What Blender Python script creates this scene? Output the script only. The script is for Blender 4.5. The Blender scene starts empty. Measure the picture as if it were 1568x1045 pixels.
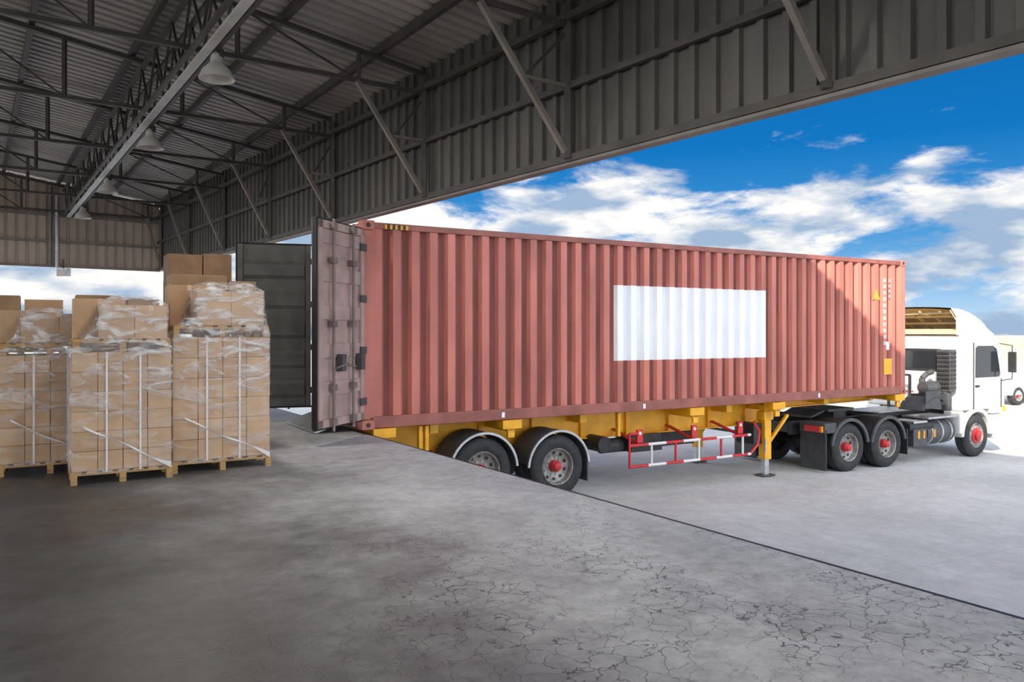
import bpy, math, random
from mathutils import Vector, Matrix, noise
random.seed(7)
S=bpy.context.scene
EYE=1.44
# ------------------------------------------------------------------ materials
def mat(name,col,rough=0.6,metal=0.0,var=0.15,scale=3.0,bump=0.0,bscale=40,spec=0.5,stretch=(1,1,1),col2=None):
    m=bpy.data.materials.new(name); m.use_nodes=True
    nt=m.node_tree; b=nt.nodes['Principled BSDF']
    b.inputs['Roughness'].default_value=rough; b.inputs['Metallic'].default_value=metal
    b.inputs['Specular IOR Level'].default_value=spec
    tc=nt.nodes.new('ShaderNodeTexCoord'); mp=nt.nodes.new('ShaderNodeMapping')
    mp.inputs['Scale'].default_value=stretch
    nt.links.new(tc.outputs['Object'],mp.inputs['Vector'])
    n=nt.nodes.new('ShaderNodeTexNoise'); n.inputs['Scale'].default_value=scale; n.inputs['Detail'].default_value=6
    nt.links.new(mp.outputs[0],n.inputs['Vector'])
    r=nt.nodes.new('ShaderNodeValToRGB')
    r.color_ramp.elements[0].position=0.32; r.color_ramp.elements[1].position=0.68
    c=Vector(col); d=Vector(col2) if col2 else c*(1-var)
    l=c if col2 else c*(1+var*0.5)
    r.color_ramp.elements[0].color=(*d,1); r.color_ramp.elements[1].color=(*l,1)
    nt.links.new(n.outputs['Fac'],r.inputs[0]); nt.links.new(r.outputs[0],b.inputs['Base Color'])
    if bump>0:
        n2=nt.nodes.new('ShaderNodeTexNoise'); n2.inputs['Scale'].default_value=bscale; n2.inputs['Detail'].default_value=5
        nt.links.new(mp.outputs[0],n2.inputs['Vector'])
        bp=nt.nodes.new('ShaderNodeBump'); bp.inputs['Strength'].default_value=bump; bp.inputs['Distance'].default_value=0.02
        nt.links.new(n2.outputs['Fac'],bp.inputs['Height']); nt.links.new(bp.outputs[0],b.inputs['Normal'])
    return m
M={}
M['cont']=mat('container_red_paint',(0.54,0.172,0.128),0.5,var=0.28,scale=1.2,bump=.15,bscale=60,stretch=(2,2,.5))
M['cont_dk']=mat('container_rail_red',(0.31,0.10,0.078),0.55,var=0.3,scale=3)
M['cont_tr']=mat('container_red_recess_shade',(0.185,0.046,0.036),0.65,var=0.35,scale=1.5,stretch=(2,2,.5))  # darker copy of the red, paints shade into the corrugation recesses
M['white_paint']=mat('white_panel_paint',(0.90,0.91,0.93),0.5,var=0.05,scale=3,stretch=(2,2,.5))
M['white_tr']=mat('white_recess_shade_and_lettering',(0.72,0.74,0.77),0.5,var=0.08,scale=3,stretch=(2,2,.5))  # darker white paints shade into the panel recesses; lettering decals use it too
M['door_out']=mat('door_faded_paint',(0.46,0.33,0.305),0.55,var=0.25,scale=3)
M['bars']=mat('lock_bar_paint',(0.24,0.19,0.175),0.5,0.2,var=0.3,scale=6)
M['door_in']=mat('door_inner_grey',(0.12,0.123,0.115),0.6,var=0.3,scale=3)
M['rubber']=mat('black_rubber',(0.018,0.018,0.019),0.7,var=0.3,scale=8,bump=.2)
M['tyre']=mat('tyre_rubber',(0.03,0.03,0.032),0.75,var=0.35,scale=9,bump=.2)
M['rim']=mat('wheel_rim_steel',(0.33,0.32,0.30),0.5,0.3,var=0.4,scale=12)
M['red']=mat('red_paint',(0.58,0.025,0.03),0.4,var=0.2,scale=6)
M['white']=mat('white_cab_paint',(0.74,0.735,0.71),0.3,var=0.05,scale=2)
M['cream']=mat('cream_fibreglass',(0.66,0.53,0.30),0.5,var=0.15,scale=2)
M['yellow']=mat('yellow_chassis_paint',(0.86,0.42,0.015),0.45,var=0.18,scale=4)
M['black']=mat('black_steel',(0.035,0.035,0.037),0.5,0.2,var=0.4,scale=6)
M['dgrey']=mat('dark_grey_plastic',(0.07,0.07,0.075),0.55,var=0.3,scale=5)
M['steel']=mat('galvanised_steel',(0.52,0.53,0.54),0.4,0.6,var=0.25,scale=8)
M['glass']=mat('dark_glass',(0.02,0.025,0.03),0.08,var=0.1)
M['truss']=mat('truss_paint_grey',(0.07,0.062,0.055),0.6,var=0.3,scale=3)
M['brace']=mat('brace_paint_grey',(0.22,0.19,0.165),0.6,var=0.25,scale=3)
M['tray']=mat('cable_tray_pale',(0.60,0.59,0.56),0.5,var=0.15,scale=3)
M['lamp']=mat('lamp_shade_enamel',(0.62,0.60,0.56),0.45,var=0.15,scale=5)
M['roof']=mat('roof_sheet_underside',(0.42,0.385,0.355),0.5,0.0,var=0.3,scale=.6,stretch=(1,1,1))
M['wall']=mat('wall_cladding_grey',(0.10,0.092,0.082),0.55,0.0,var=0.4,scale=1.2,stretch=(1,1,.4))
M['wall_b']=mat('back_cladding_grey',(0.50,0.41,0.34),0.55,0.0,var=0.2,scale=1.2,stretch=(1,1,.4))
M['box1']=mat('carton_tan',(0.55,0.355,0.205),0.8,var=0.15,scale=5)
M['box2']=mat('carton_tan_light',(0.59,0.39,0.235),0.8,var=0.15,scale=5)
M['box3']=mat('carton_tan_dark',(0.50,0.315,0.175),0.8,var=0.15,scale=5)
M['boxd']=mat('carton_brown',(0.21,0.12,0.065),0.8,var=0.2,scale=5)
M['boxm']=mat('carton_mid_brown',(0.36,0.225,0.125),0.8,var=0.2,scale=5)
M['tape']=mat('packing_tape',(0.66,0.49,0.34),0.35,var=0.05)
M['wood']=mat('pallet_wood',(0.50,0.31,0.13),0.8,var=0.35,scale=6,stretch=(1,8,8))
M['strap']=mat('white_strap',(0.78,0.78,0.80),0.35,var=0.05)
M['amber']=mat('amber_lens',(0.9,0.35,0.02),0.3)
M['ply']=mat('container_ply_floor',(0.20,0.13,0.08),0.7,var=.3,scale=4)

# floor concrete
def concrete(name,dark,light,rough_lo,rough_hi,crack_amt,scale,joint=0.0,edge_daylight=True):
    m=bpy.data.materials.new(name); m.use_nodes=True; nt=m.node_tree; N=nt.nodes; L=nt.links
    b=N['Principled BSDF']; tc=N.new('ShaderNodeTexCoord')
    n1=N.new('ShaderNodeTexNoise'); n1.inputs['Scale'].default_value=scale; n1.inputs['Detail'].default_value=10; n1.inputs['Roughness'].default_value=.65
    n2=N.new('ShaderNodeTexNoise'); n2.inputs['Scale'].default_value=scale*9; n2.inputs['Detail'].default_value=9; n2.inputs['Roughness'].default_value=.8
    L.new(tc.outputs['Object'],n1.inputs['Vector']); L.new(tc.outputs['Object'],n2.inputs['Vector'])
    mx=N.new('ShaderNodeMath'); mx.operation='MULTIPLY_ADD'; L.new(n2.outputs['Fac'],mx.inputs[0]); mx.inputs[1].default_value=.6
    sc=N.new('ShaderNodeMath'); sc.operation='MULTIPLY'; sc.inputs[1].default_value=.5; L.new(n1.outputs['Fac'],sc.inputs[0]); L.new(sc.outputs[0],mx.inputs[2])
    r=N.new('ShaderNodeValToRGB'); r.color_ramp.elements[0].position=.42; r.color_ramp.elements[1].position=.68
    r.color_ramp.elements[0].color=(*dark,1); r.color_ramp.elements[1].color=(*light,1)
    L.new(mx.outputs[0],r.inputs[0])
    # cracks
    v=N.new('ShaderNodeTexVoronoi'); v.feature='DISTANCE_TO_EDGE'; v.inputs['Scale'].default_value=7.5
    nd=N.new('ShaderNodeTexNoise'); nd.inputs['Scale'].default_value=5; nd.inputs['Detail'].default_value=6
    L.new(tc.outputs['Object'],nd.inputs['Vector'])
    va=N.new('ShaderNodeVectorMath'); va.operation='MULTIPLY_ADD'; va.inputs[1].default_value=(.3,.3,.3)
    L.new(nd.outputs['Color'],va.inputs[0]); L.new(tc.outputs['Object'],va.inputs[2]); L.new(va.outputs[0],v.inputs['Vector'])
    cr=N.new('ShaderNodeValToRGB'); cr.color_ramp.elements[0].position=.006; cr.color_ramp.elements[1].position=.028
    cr.color_ramp.elements[0].color=(1,1,1,1); cr.color_ramp.elements[1].color=(0,0,0,1)
    L.new(v.outputs['Distance'],cr.inputs[0])
    nm=N.new('ShaderNodeTexNoise'); nm.inputs['Scale'].default_value=1.1; nm.inputs['Detail'].default_value=5
    L.new(tc.outputs['Object'],nm.inputs['Vector'])
    rm=N.new('ShaderNodeMapRange'); rm.inputs['From Min'].default_value=.38; rm.inputs['From Max'].default_value=.54; L.new(nm.outputs['Fac'],rm.inputs['Value'])
    sx=N.new('ShaderNodeSeparateXYZ'); L.new(tc.outputs['Object'],sx.inputs[0])
    # cracked area: towards the outdoor edge and the near end of the slab
    rx=N.new('ShaderNodeMapRange'); rx.inputs['From Min'].default_value=-3.7; rx.inputs['From Max'].default_value=-2.2; L.new(sx.outputs['X'],rx.inputs['Value'])
    ry=N.new('ShaderNodeMapRange'); ry.inputs['From Min'].default_value=.6; ry.inputs['From Max'].default_value=-1.6; L.new(sx.outputs['Y'],ry.inputs['Value'])
    cm=N.new('ShaderNodeMath'); cm.operation='MULTIPLY'; L.new(cr.outputs[0],cm.inputs[0]); L.new(rm.outputs[0],cm.inputs[1])
    cm2=N.new('ShaderNodeMath'); cm2.operation='MULTIPLY'; L.new(cm.outputs[0],cm2.inputs[0]); L.new(rx.outputs[0],cm2.inputs[1])
    cm4=N.new('ShaderNodeMath'); cm4.operation='MULTIPLY'; L.new(cm2.outputs[0],cm4.inputs[0]); L.new(ry.outputs[0],cm4.inputs[1])
    cm3=N.new('ShaderNodeMath'); cm3.operation='MULTIPLY'; cm3.inputs[1].default_value=crack_amt; L.new(cm4.outputs[0],cm3.inputs[0])
    fac=cm3
    if joint>0:
        br=N.new('ShaderNodeTexBrick'); br.offset=0; br.inputs['Scale'].default_value=1; br.inputs['Brick Width'].default_value=joint; br.inputs['Row Height'].default_value=joint; br.inputs['Mortar Size'].default_value=.010
        br.inputs['Color1'].default_value=(0,0,0,1); br.inputs['Color2'].default_value=(0,0,0,1); br.inputs['Mortar'].default_value=(.35,.35,.35,1)
        L.new(tc.outputs['Object'],br.inputs['Vector'])
        ad=N.new('ShaderNodeMath'); ad.operation='MAXIMUM'; L.new(cm3.outputs[0],ad.inputs[0]); L.new(br.outputs['Color'],ad.inputs[1]); fac=ad
    mc=N.new('ShaderNodeMix'); mc.data_type='RGBA'; L.new(fac.outputs[0],mc.inputs['Factor']); L.new(r.outputs[0],mc.inputs['A'])
    mc.inputs['B'].default_value=(*[c*.8 for c in dark],1)
    L.new(mc.outputs['Result'],b.inputs['Base Color'])
    if edge_daylight:  # polished slab inside; daylight falloff painted into the colour along the dock edge
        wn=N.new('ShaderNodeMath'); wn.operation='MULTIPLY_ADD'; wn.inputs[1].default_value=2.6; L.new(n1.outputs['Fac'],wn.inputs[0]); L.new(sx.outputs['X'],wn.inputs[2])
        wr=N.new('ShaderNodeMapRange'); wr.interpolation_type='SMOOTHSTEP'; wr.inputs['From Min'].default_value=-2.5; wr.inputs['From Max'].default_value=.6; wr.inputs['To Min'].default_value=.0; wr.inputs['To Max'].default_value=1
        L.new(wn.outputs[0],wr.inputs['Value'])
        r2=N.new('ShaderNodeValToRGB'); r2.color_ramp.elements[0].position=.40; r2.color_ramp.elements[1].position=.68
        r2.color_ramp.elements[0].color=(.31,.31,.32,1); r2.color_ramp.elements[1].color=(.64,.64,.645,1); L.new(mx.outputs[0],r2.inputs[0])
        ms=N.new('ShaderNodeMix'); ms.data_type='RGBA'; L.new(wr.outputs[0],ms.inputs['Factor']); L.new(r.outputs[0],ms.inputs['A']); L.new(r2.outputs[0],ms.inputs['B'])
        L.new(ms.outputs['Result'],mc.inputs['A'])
    rr=N.new('ShaderNodeMapRange'); rr.inputs['To Min'].default_value=rough_lo; rr.inputs['To Max'].default_value=rough_hi
    rr.inputs['From Min'].default_value=.35; rr.inputs['From Max'].default_value=.65; L.new(n1.outputs['Fac'],rr.inputs['Value'])
    if edge_daylight:
        ra=N.new('ShaderNodeMath'); ra.operation='MULTIPLY_ADD'; ra.inputs[1].default_value=.35; L.new(wr.outputs[0],ra.inputs[0]); L.new(rr.outputs[0],ra.inputs[2]); L.new(ra.outputs[0],b.inputs['Roughness'])
    else: L.new(rr.outputs[0],b.inputs['Roughness'])
    bp=N.new('ShaderNodeBump'); bp.inputs['Strength'].default_value=.3; bp.inputs['Distance'].default_value=.01
    sb=N.new('ShaderNodeMath'); sb.operation='SUBTRACT'; L.new(n2.outputs['Fac'],sb.inputs[0]); L.new(cm3.outputs[0],sb.inputs[1]); L.new(sb.outputs[0],bp.inputs['Height'])
    L.new(bp.outputs[0],b.inputs['Normal'])
    return m
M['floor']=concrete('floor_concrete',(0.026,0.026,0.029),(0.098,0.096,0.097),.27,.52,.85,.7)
M['yard']=concrete('yard_concrete',(0.42,0.412,0.40),(0.62,0.612,0.595),.7,.9,.0,.45,joint=5.0,edge_daylight=False)

def film():
    m=bpy.data.materials.new('stretch_film'); m.use_nodes=True; nt=m.node_tree; N=nt.nodes; L=nt.links
    out=N['Material Output']; b=N['Principled BSDF']; b.inputs['Base Color'].default_value=(.88,.89,.92,1); b.inputs['Roughness'].default_value=.13
    tr=N.new('ShaderNodeBsdfTransparent'); mx=N.new('ShaderNodeMixShader')
    tc=N.new('ShaderNodeTexCoord'); mp=N.new('ShaderNodeMapping'); mp.inputs['Scale'].default_value=(1.3,1.3,4.0); mp.inputs['Rotation'].default_value=(.3,.55,.2)
    L.new(tc.outputs['Object'],mp.inputs[0]); n=N.new('ShaderNodeTexNoise'); n.inputs['Scale'].default_value=2.8; n.inputs['Detail'].default_value=6; n.inputs['Distortion'].default_value=1.1
    L.new(mp.outputs[0],n.inputs['Vector'])
    r=N.new('ShaderNodeMapRange'); r.inputs['From Min'].default_value=.44; r.inputs['From Max'].default_value=.68; r.inputs['To Min'].default_value=.12; r.inputs['To Max'].default_value=.85
    L.new(n.outputs['Fac'],r.inputs['Value']); 
    sz=N.new('ShaderNodeSeparateXYZ'); L.new(tc.outputs['Object'],sz.inputs[0])
    rz=N.new('ShaderNodeMapRange'); rz.inputs['From Min'].default_value=.6; rz.inputs['From Max'].default_value=1.25; rz.inputs['To Min'].default_value=.35; rz.inputs['To Max'].default_value=1.0
    L.new(sz.outputs['Z'],rz.inputs['Value'])
    mm=N.new('ShaderNodeMath'); mm.operation='MULTIPLY'; L.new(r.outputs[0],mm.inputs[0]); L.new(rz.outputs[0],mm.inputs[1])
    L.new(mm.outputs[0],mx.inputs[0]); L.new(tr.outputs[0],mx.inputs[1]); L.new(b.outputs[0],mx.inputs[2]); L.new(mx.outputs[0],out.inputs['Surface'])
    bp=N.new('ShaderNodeBump'); bp.inputs['Strength'].default_value=.8; bp.inputs['Distance'].default_value=.06; L.new(n.outputs['Fac'],bp.inputs['Height']); L.new(bp.outputs[0],b.inputs['Normal'])
    return m
M['film']=film()

# ------------------------------------------------------------------ mesh builder
class MB:
    def __init__(s): s.v=[];s.f=[];s.m=[];s.names=[]
    def mi(s,k):
        if k not in s.names: s.names.append(k)
        return s.names.index(k)
    def add(s,vs,fs,k):
        o=len(s.v); i=s.mi(k); s.v+= [tuple(p) for p in vs]
        for f in fs: s.f.append([o+a for a in f]); s.m.append(i)
    def box(s,x0,x1,y0,y1,z0,z1,k):
        s.add([(x0,y0,z0),(x1,y0,z0),(x1,y1,z0),(x0,y1,z0),(x0,y0,z1),(x1,y0,z1),(x1,y1,z1),(x0,y1,z1)],
              [(0,3,2,1),(4,5,6,7),(0,1,5,4),(1,2,6,5),(2,3,7,6),(3,0,4,7)],k)
    def beam(s,p,q,w,h,k,up=(0,0,1)):
        p=Vector(p);q=Vector(q);d=(q-p).normalized();u=Vector(up)
        if abs(d.dot(u))>.98:u=Vector((1,0,0))
        a=d.cross(u).normalized();b=a.cross(d).normalized();a=a*w/2;b=b*h/2
        vs=[p-a-b,p+a-b,p+a+b,p-a+b,q-a-b,q+a-b,q+a+b,q-a+b]
        s.add(vs,[(0,1,2,3),(7,6,5,4),(0,4,5,1),(1,5,6,2),(2,6,7,3),(3,7,4,0)],k)
    def cyl(s,p,q,r,k,n=14,r2=None,caps=True):
        p=Vector(p);q=Vector(q);d=(q-p).normalized();u=Vector((0,0,1)) if abs(d.z)<.9 else Vector((1,0,0))
        a=d.cross(u).normalized();b=a.cross(d).normalized(); r2=r if r2 is None else r2
        vs=[p+a*r*math.cos(6.28319*i/n)+b*r*math.sin(6.28319*i/n) for i in range(n)]+[q+a*r2*math.cos(6.28319*i/n)+b*r2*math.sin(6.28319*i/n) for i in range(n)]
        fs=[(i,(i+1)%n,n+(i+1)%n,n+i) for i in range(n)]
        if caps: fs+= [tuple(range(n))[::-1],tuple(range(n,2*n))]
        s.add(vs,fs,k)
    def path(s,pts,r,k,n=8):
        for a,b in zip(pts[:-1],pts[1:]): s.cyl(a,b,r,k,n)
    def prism(s,poly,y0,y1,k,caps=True):  # poly in x,z
        n=len(poly); vs=[(x,y0,z) for x,z in poly]+[(x,y1,z) for x,z in poly]
        fs=[(i,(i+1)%n,n+(i+1)%n,n+i) for i in range(n)]
        if caps: fs+=[tuple(range(n)),tuple(range(n,2*n))[::-1]]
        s.add(vs,fs,k)
    def lathe(s,c,prof,k,n=40,axis='y'):
        vs=[];P=len(prof)
        for i in range(n):
            a=6.283185*i/n
            for r,h in prof:
                if axis=='y': vs.append((c[0]+r*math.cos(a),c[1]+h,c[2]+r*math.sin(a)))
                else: vs.append((c[0]+r*math.cos(a),c[1]+r*math.sin(a),c[2]+h))
        fs=[]
        for i in range(n):
            j=(i+1)%n
            for t in range(P-1): fs.append((i*P+t,i*P+t+1,j*P+t+1,j*P+t))
        s.add(vs,fs,k)
    def arc(s,cx,cz,r0,r1,a0,a1,y0,y1,k,n=16):
        vs=[]
        for i in range(n+1):
            a=math.radians(a0+(a1-a0)*i/n)
            for r in (r0,r1):
                for y in (y0,y1): vs.append((cx+r*math.cos(a),y,cz+r*math.sin(a)))
        fs=[]
        for i in range(n):
            o=i*4;p=o+4
            fs+=[(o,o+1,p+1,p),(o+2,p+2,p+3,o+3),(o,p,p+2,o+2),(o+1,o+3,p+3,p+1)]
        fs+=[(0,2,3,1),(n*4,n*4+1,n*4+3,n*4+2)]
        s.add(vs,fs,k)
    def remap(s,fn): s.v=[fn(p) for p in s.v]
    def build(s,name,parent=None,bevel=0,smooth=False,mat4=None):
        me=bpy.data.meshes.new(name); me.from_pydata(s.v,[],s.f)
        for k in s.names: me.materials.append(M[k])
        me.polygons.foreach_set('material_index',s.m)
        me.update()
        import bmesh
        bm=bmesh.new(); bm.from_mesh(me); bmesh.ops.recalc_face_normals(bm,faces=bm.faces); bm.to_mesh(me); bm.free()
        if smooth:
            me.polygons.foreach_set('use_smooth',[True]*len(me.polygons))
        o=bpy.data.objects.new(name,me); S.collection.objects.link(o)
        if smooth:
            es=o.modifiers.new('es','EDGE_SPLIT'); es.split_angle=math.radians(35)
        if bevel:
            b=o.modifiers.new('bevel','BEVEL'); b.width=bevel; b.segments=2; b.limit_method='ANGLE'; b.angle_limit=math.radians(40)
        if parent: o.parent=parent
        if mat4 is not None: o.matrix_world=mat4
        return o
def empty(name,mw):
    e=bpy.data.objects.new(name,None); S.collection.objects.link(e); e.matrix_world=mw; e.empty_display_size=.3; return e
def frame(x,y,ang,z=0): return Matrix.Translation((x,y,z))@Matrix.Rotation(math.radians(ang),4,'Z')

# ------------------------------------------------------------------ frames
aR=34.5; U=Vector((math.cos(math.radians(aR)),math.sin(math.radians(aR)),0)); V=Vector((-U.y,U.x,0))
P0=Vector((-1.2,11.16,0))
def R(d,s,z): return P0-U*d+V*s+Vector((0,0,z))
aW=36.8; Uw=Vector((math.cos(math.radians(aW)),math.sin(math.radians(aW)),0)); Vw=Vector((-Uw.y,Uw.x,0))
def W(u,s,z): return P0+Uw*u+Vw*s+Vector((0,0,z))
dwall=lambda s: 0.0402*s
RIDGE=12.0
def roofz(d): return 5.25+.14*d if d<=RIDGE else 5.25+.14*RIDGE-.14*(d-RIDGE)
WB=3.3; S0=-22.0; S1=16.0; DL=22.0

def corr_profile(L,pitch,depth,flat=.35,sl=.15):
    pts=[];x=0
    while x<L:
        for fx,fd in ((0,0),(flat,0),(flat+sl,1),(1-sl,1)):
            if x+fx*pitch<=L: pts.append((x+fx*pitch,fd*depth))
        x+=pitch
    pts.append((L,0)); return pts

# wall_right (opening side) with unseen parapet, added to cast the shadow edge on the container
mb=MB(); prof=corr_profile(S1-S0,.25,.045,.62,.06)
vs=[];
for a,d in prof:
    for z in (WB,4.3,5.3,8.3): vs.append(W(-d+.05,S0+a,z))
fs=[]
for i in range(len(prof)-1):
    for j in range(3): fs.append((i*4+j,i*4+j+1,(i+1)*4+j+1,(i+1)*4+j))
mb.add(vs,fs,'wall')
mb.beam(W(.035,S0,WB),W(.035,S1,WB),.13,.03,'brace')
mb.beam(W(-.03,S0,WB+.06),W(-.03,S1,WB+.06),.03,.08,'truss')
mb.beam(W(-.04,S0,4.15),W(-.04,S1,4.15),.06,.07,'truss')
mb.beam(W(-.06,S0,4.90),W(-.06,S1,4.90),.08,.08,'truss')
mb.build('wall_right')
# wall_back
mb=MB(); Lb=22.5; prof=corr_profile(Lb,.25,.045,.62,.06); C=W(0,S1,0)
vs=[]
for a,d in prof:
    p=C-Uw*a; top=roofz(a+dwall(S1))-.04
    vs+= [p+Vw*d+Vector((0,0,WB)),p+Vw*d+Vector((0,0,top))]
mb.add(vs,[(2*i,2*i+1,2*i+3,2*i+2) for i in range(len(prof)-1)],'wall_b')
for z in (WB,4.0,4.75): mb.beam(C-Vw*.06+Vector((0,0,z)),C-Vw*.06-Uw*Lb+Vector((0,0,z)),.08,.07,'brace')
a=0
while a<Lb:
    p=C-Vw*.08-Uw*a; mb.beam(p+Vector((0,0,WB)),p+Vector((0,0,roofz(a)-.1)),.08,.08,'brace'); a+=2.9
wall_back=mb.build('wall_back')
def hang(name,p,q,topf,zb,k='wall'):
    mb=MB(); L=(q-p).length; d=(q-p).normalized(); n=Vector((-d.y,d.x,0)); prof=corr_profile(L,.3,.045,.62,.06); vs=[]
    for a,dd in prof:
        c=p+d*a+n*dd; vs+=[c+Vector((0,0,zb)),c+Vector((0,0,topf(a)))]
    mb.add(vs,[(2*i,2*i+1,2*i+3,2*i+2) for i in range(len(prof)-1)],k)
    mb.beam(p+Vector((0,0,zb)),q+Vector((0,0,zb)),.08,.08,'brace'); 
    return mb.build(name)
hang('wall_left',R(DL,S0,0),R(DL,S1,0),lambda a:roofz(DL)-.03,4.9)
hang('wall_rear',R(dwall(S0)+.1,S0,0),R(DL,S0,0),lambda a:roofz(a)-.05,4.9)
for s_ in (-20,-12,-4,4,12):
    mb=MB(); p=R(DL-.2,s_,0); mb.beam(p,p+Vector((0,0,roofz(DL)-.2)),.2,.2,'brace'); mb.beam(p,p+Vector((0,0,.02)),.36,.36,'brace'); mb.build('steel_column')
# ceiling (corrugated roof)
mb=MB(); prof=corr_profile(S1-S0+.6,.22,.04,.55,.08); vs=[]
for a,dd in prof:
    s_=S0+a; 
    for d in (dwall(s_)-.18,RIDGE,DL+.3): vs.append(R(d,s_,roofz(d)+dd))
fs=[]
for i in range(len(prof)-1):
    for j in range(2): fs.append((i*3+j,i*3+j+1,(i+1)*3+j+1,(i+1)*3+j))
mb.add(vs,fs,'roof'); mb.build('ceiling')
mb=MB(); d=.75
while d<DL-.3:
    mb.beam(R(d,S0+.1,roofz(d)-.065),R(d,S1-.05,roofz(d)-.065),.07,.12,'truss'); d+=1.3
mb.build('roof_purlins')
for k in range(-6,6):
    s_=3.1*k; 
    if s_>S1-.3: continue
    mb=MB(); d0=dwall(s_)+.1; zb=4.83
    tz=lambda d: roofz(d)-.165
    for (x0,x1) in ((d0,RIDGE),(RIDGE,DL-.3)):
        mb.beam(R(x0,s_,tz(x0)),R(x1,s_,tz(x1)),.07,.06,'truss')
    mb.beam(R(d0,s_,zb),R(DL-.3,s_,zb),.055,.055,'truss')
    dd=1.05; i=0
    while dd<DL-1:
        mb.beam(R(dd,s_,zb),R(dd,s_,tz(dd)),.05,.05,'truss')
        nx=dd+1.6
        if i%2==0: mb.beam(R(dd,s_,zb),R(nx,s_,tz(nx)),.026,.026,'truss')
        dd=nx; i+=1
    mb.beam(R(1.08,s_,zb),R(dwall(s_)+.09,s_,WB+.12),.055,.055,'brace')
    dm=.55; mb.beam(R(dwall(s_)+.06,s_,4.15),R(dm,s_,4.15),.035,.035,'brace')
    mb.beam(R(dwall(s_)+.06,s_,4.75),R(dm,s_,4.12),.03,.03,'truss')
    mb.beam(R(dwall(s_)+.06,s_,WB+.05),R(dwall(s_)+.06,s_,tz(0)),.07,.07,'truss')
    mb.build('roof_truss')
for dd in (3.1,14.5):
    mb=MB(); zt=roofz(dd)-.24; zb=4.76
    for off in (-.12,.12):
        mb.beam(R(dd+off,S0+.2,zb),R(dd+off,S1-.3,zb),.05,.05,'truss'); mb.beam(R(dd+off,S0+.2,zt),R(dd+off,S1-.3,zt),.06,.06,'truss')
        s_=S0+.4; i=0
        while s_<S1-.9:
            a,b=(zb,zt) if i%2==0 else (zt,zb)
            mb.beam(R(dd+off,s_,a),R(dd+off,s_+.55,b),.03,.03,'truss'); s_+=.55; i+=1
    mb.beam(R(dd,S0+.2,zb-.05),R(dd,S1-.3,zb-.05),.10,.03,'tray')
    mb.build('roof_truss')
# lamp fittings; area lights added under them as interior fill, nearest two unseen
for s_,en in ((-9.4,60),(-4.7,75),(-.3,50),(3.9,22),(8.8,18),(13.4,14)):
    p=R(2.97,s_,0); e=empty('ceiling_lamp',Matrix.Translation((p.x,p.y,4.80)))
    mb=MB(); mb.cyl((0,0,0),(0,0,-.10),.02,'truss'); mb.lathe((0,0,-.10),[(0,.03),(.05,.03),(.065,0),(.075,-.09),(.10,-.12),(.16,-.18),(.2,-.27),(.205,-.29),(.19,-.285),(.15,-.19),(.07,-.12),(0,-.12)],'lamp',24,'z')
    mb.lathe((0,0,-.24),[(0,-.06),(.04,-.05),(.055,0),(.03,.06),(0,.09)],'tray',16,'z'); mb.build('shade',e,smooth=True)
    mb=MB(); mb.box(-.07,.07,-.05,.05,-.13,-.02,'dgrey'); mb.build('ballast_box',e,bevel=.01)
    ld=bpy.data.lights.new('added_fill_light','AREA'); ld.shape='DISK'; ld.size=.34; ld.energy=en; ld.color=(1,.95,.88)
    lo=bpy.data.objects.new('added_fill_light',ld); S.collection.objects.link(lo); lo.parent=e; lo.location=(0,0,-.40)
pc=C-Uw*2.75-Vw*.18
mb=MB(); mb.cyl(pc+Vector((0,0,WB-.05)),pc+Vector((0,0,5.3)),.05,'steel')
q=C-Uw*2.6-Vw*.25; 
mb.beam(q+Vector((0,0,WB+.2)),q+Vector((0,0,WB-.1)),.04,.04,'truss'); mb.beam(q+Vector((-.17,0,WB-.18)),q+Vector((.17,0,WB-.18)),.16,.22,'steel'); mb.beam(q+Vector((-.14,-.09,WB-.2)),q+Vector((.14,-.09,WB-.2)),.02,.17,'tray'); mb.build('downpipe_with_floodlight',wall_back,bevel=.01)

# ------------------------------------------------------------------ floor (dock)
aD=33.0
FD=frame(.584,6.94,aD)
mb=MB()
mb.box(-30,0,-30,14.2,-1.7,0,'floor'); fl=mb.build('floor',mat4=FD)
mb=MB(); mb.box(.0,.025,-30,14.2,-.16,.003,'black'); mb.box(.025,.05,-30,14.2,-.3,-.02,'dgrey'); mb.build('trim_dock_edge',mat4=FD)
aC=30.4; FC=frame(-2.07,10.86,aC)
def yz(t):
    P=[(-300,-1.05),(0,-1.10),(3.3,-1.225),(10.5,-1.46),(15.2,-1.53),(18,-1.55),(400,-1.55)]
    for (a,za),(b,zb) in zip(P[:-1],P[1:]):
        if t<=b: return za+(zb-za)*(t-a)/(b-a)
mb=MB(); ts=[-120,-20,0,3.3,10.5,15.2,18,60,350]; vs=[]
for t in ts: vs+= [(t,-120,yz(t)),(t,250,yz(t))]
mb.add(vs,[(2*i,2*i+2,2*i+3,2*i+1) for i in range(len(ts)-1)],'yard'); mb.build('yard_ground',mat4=FC)

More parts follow.
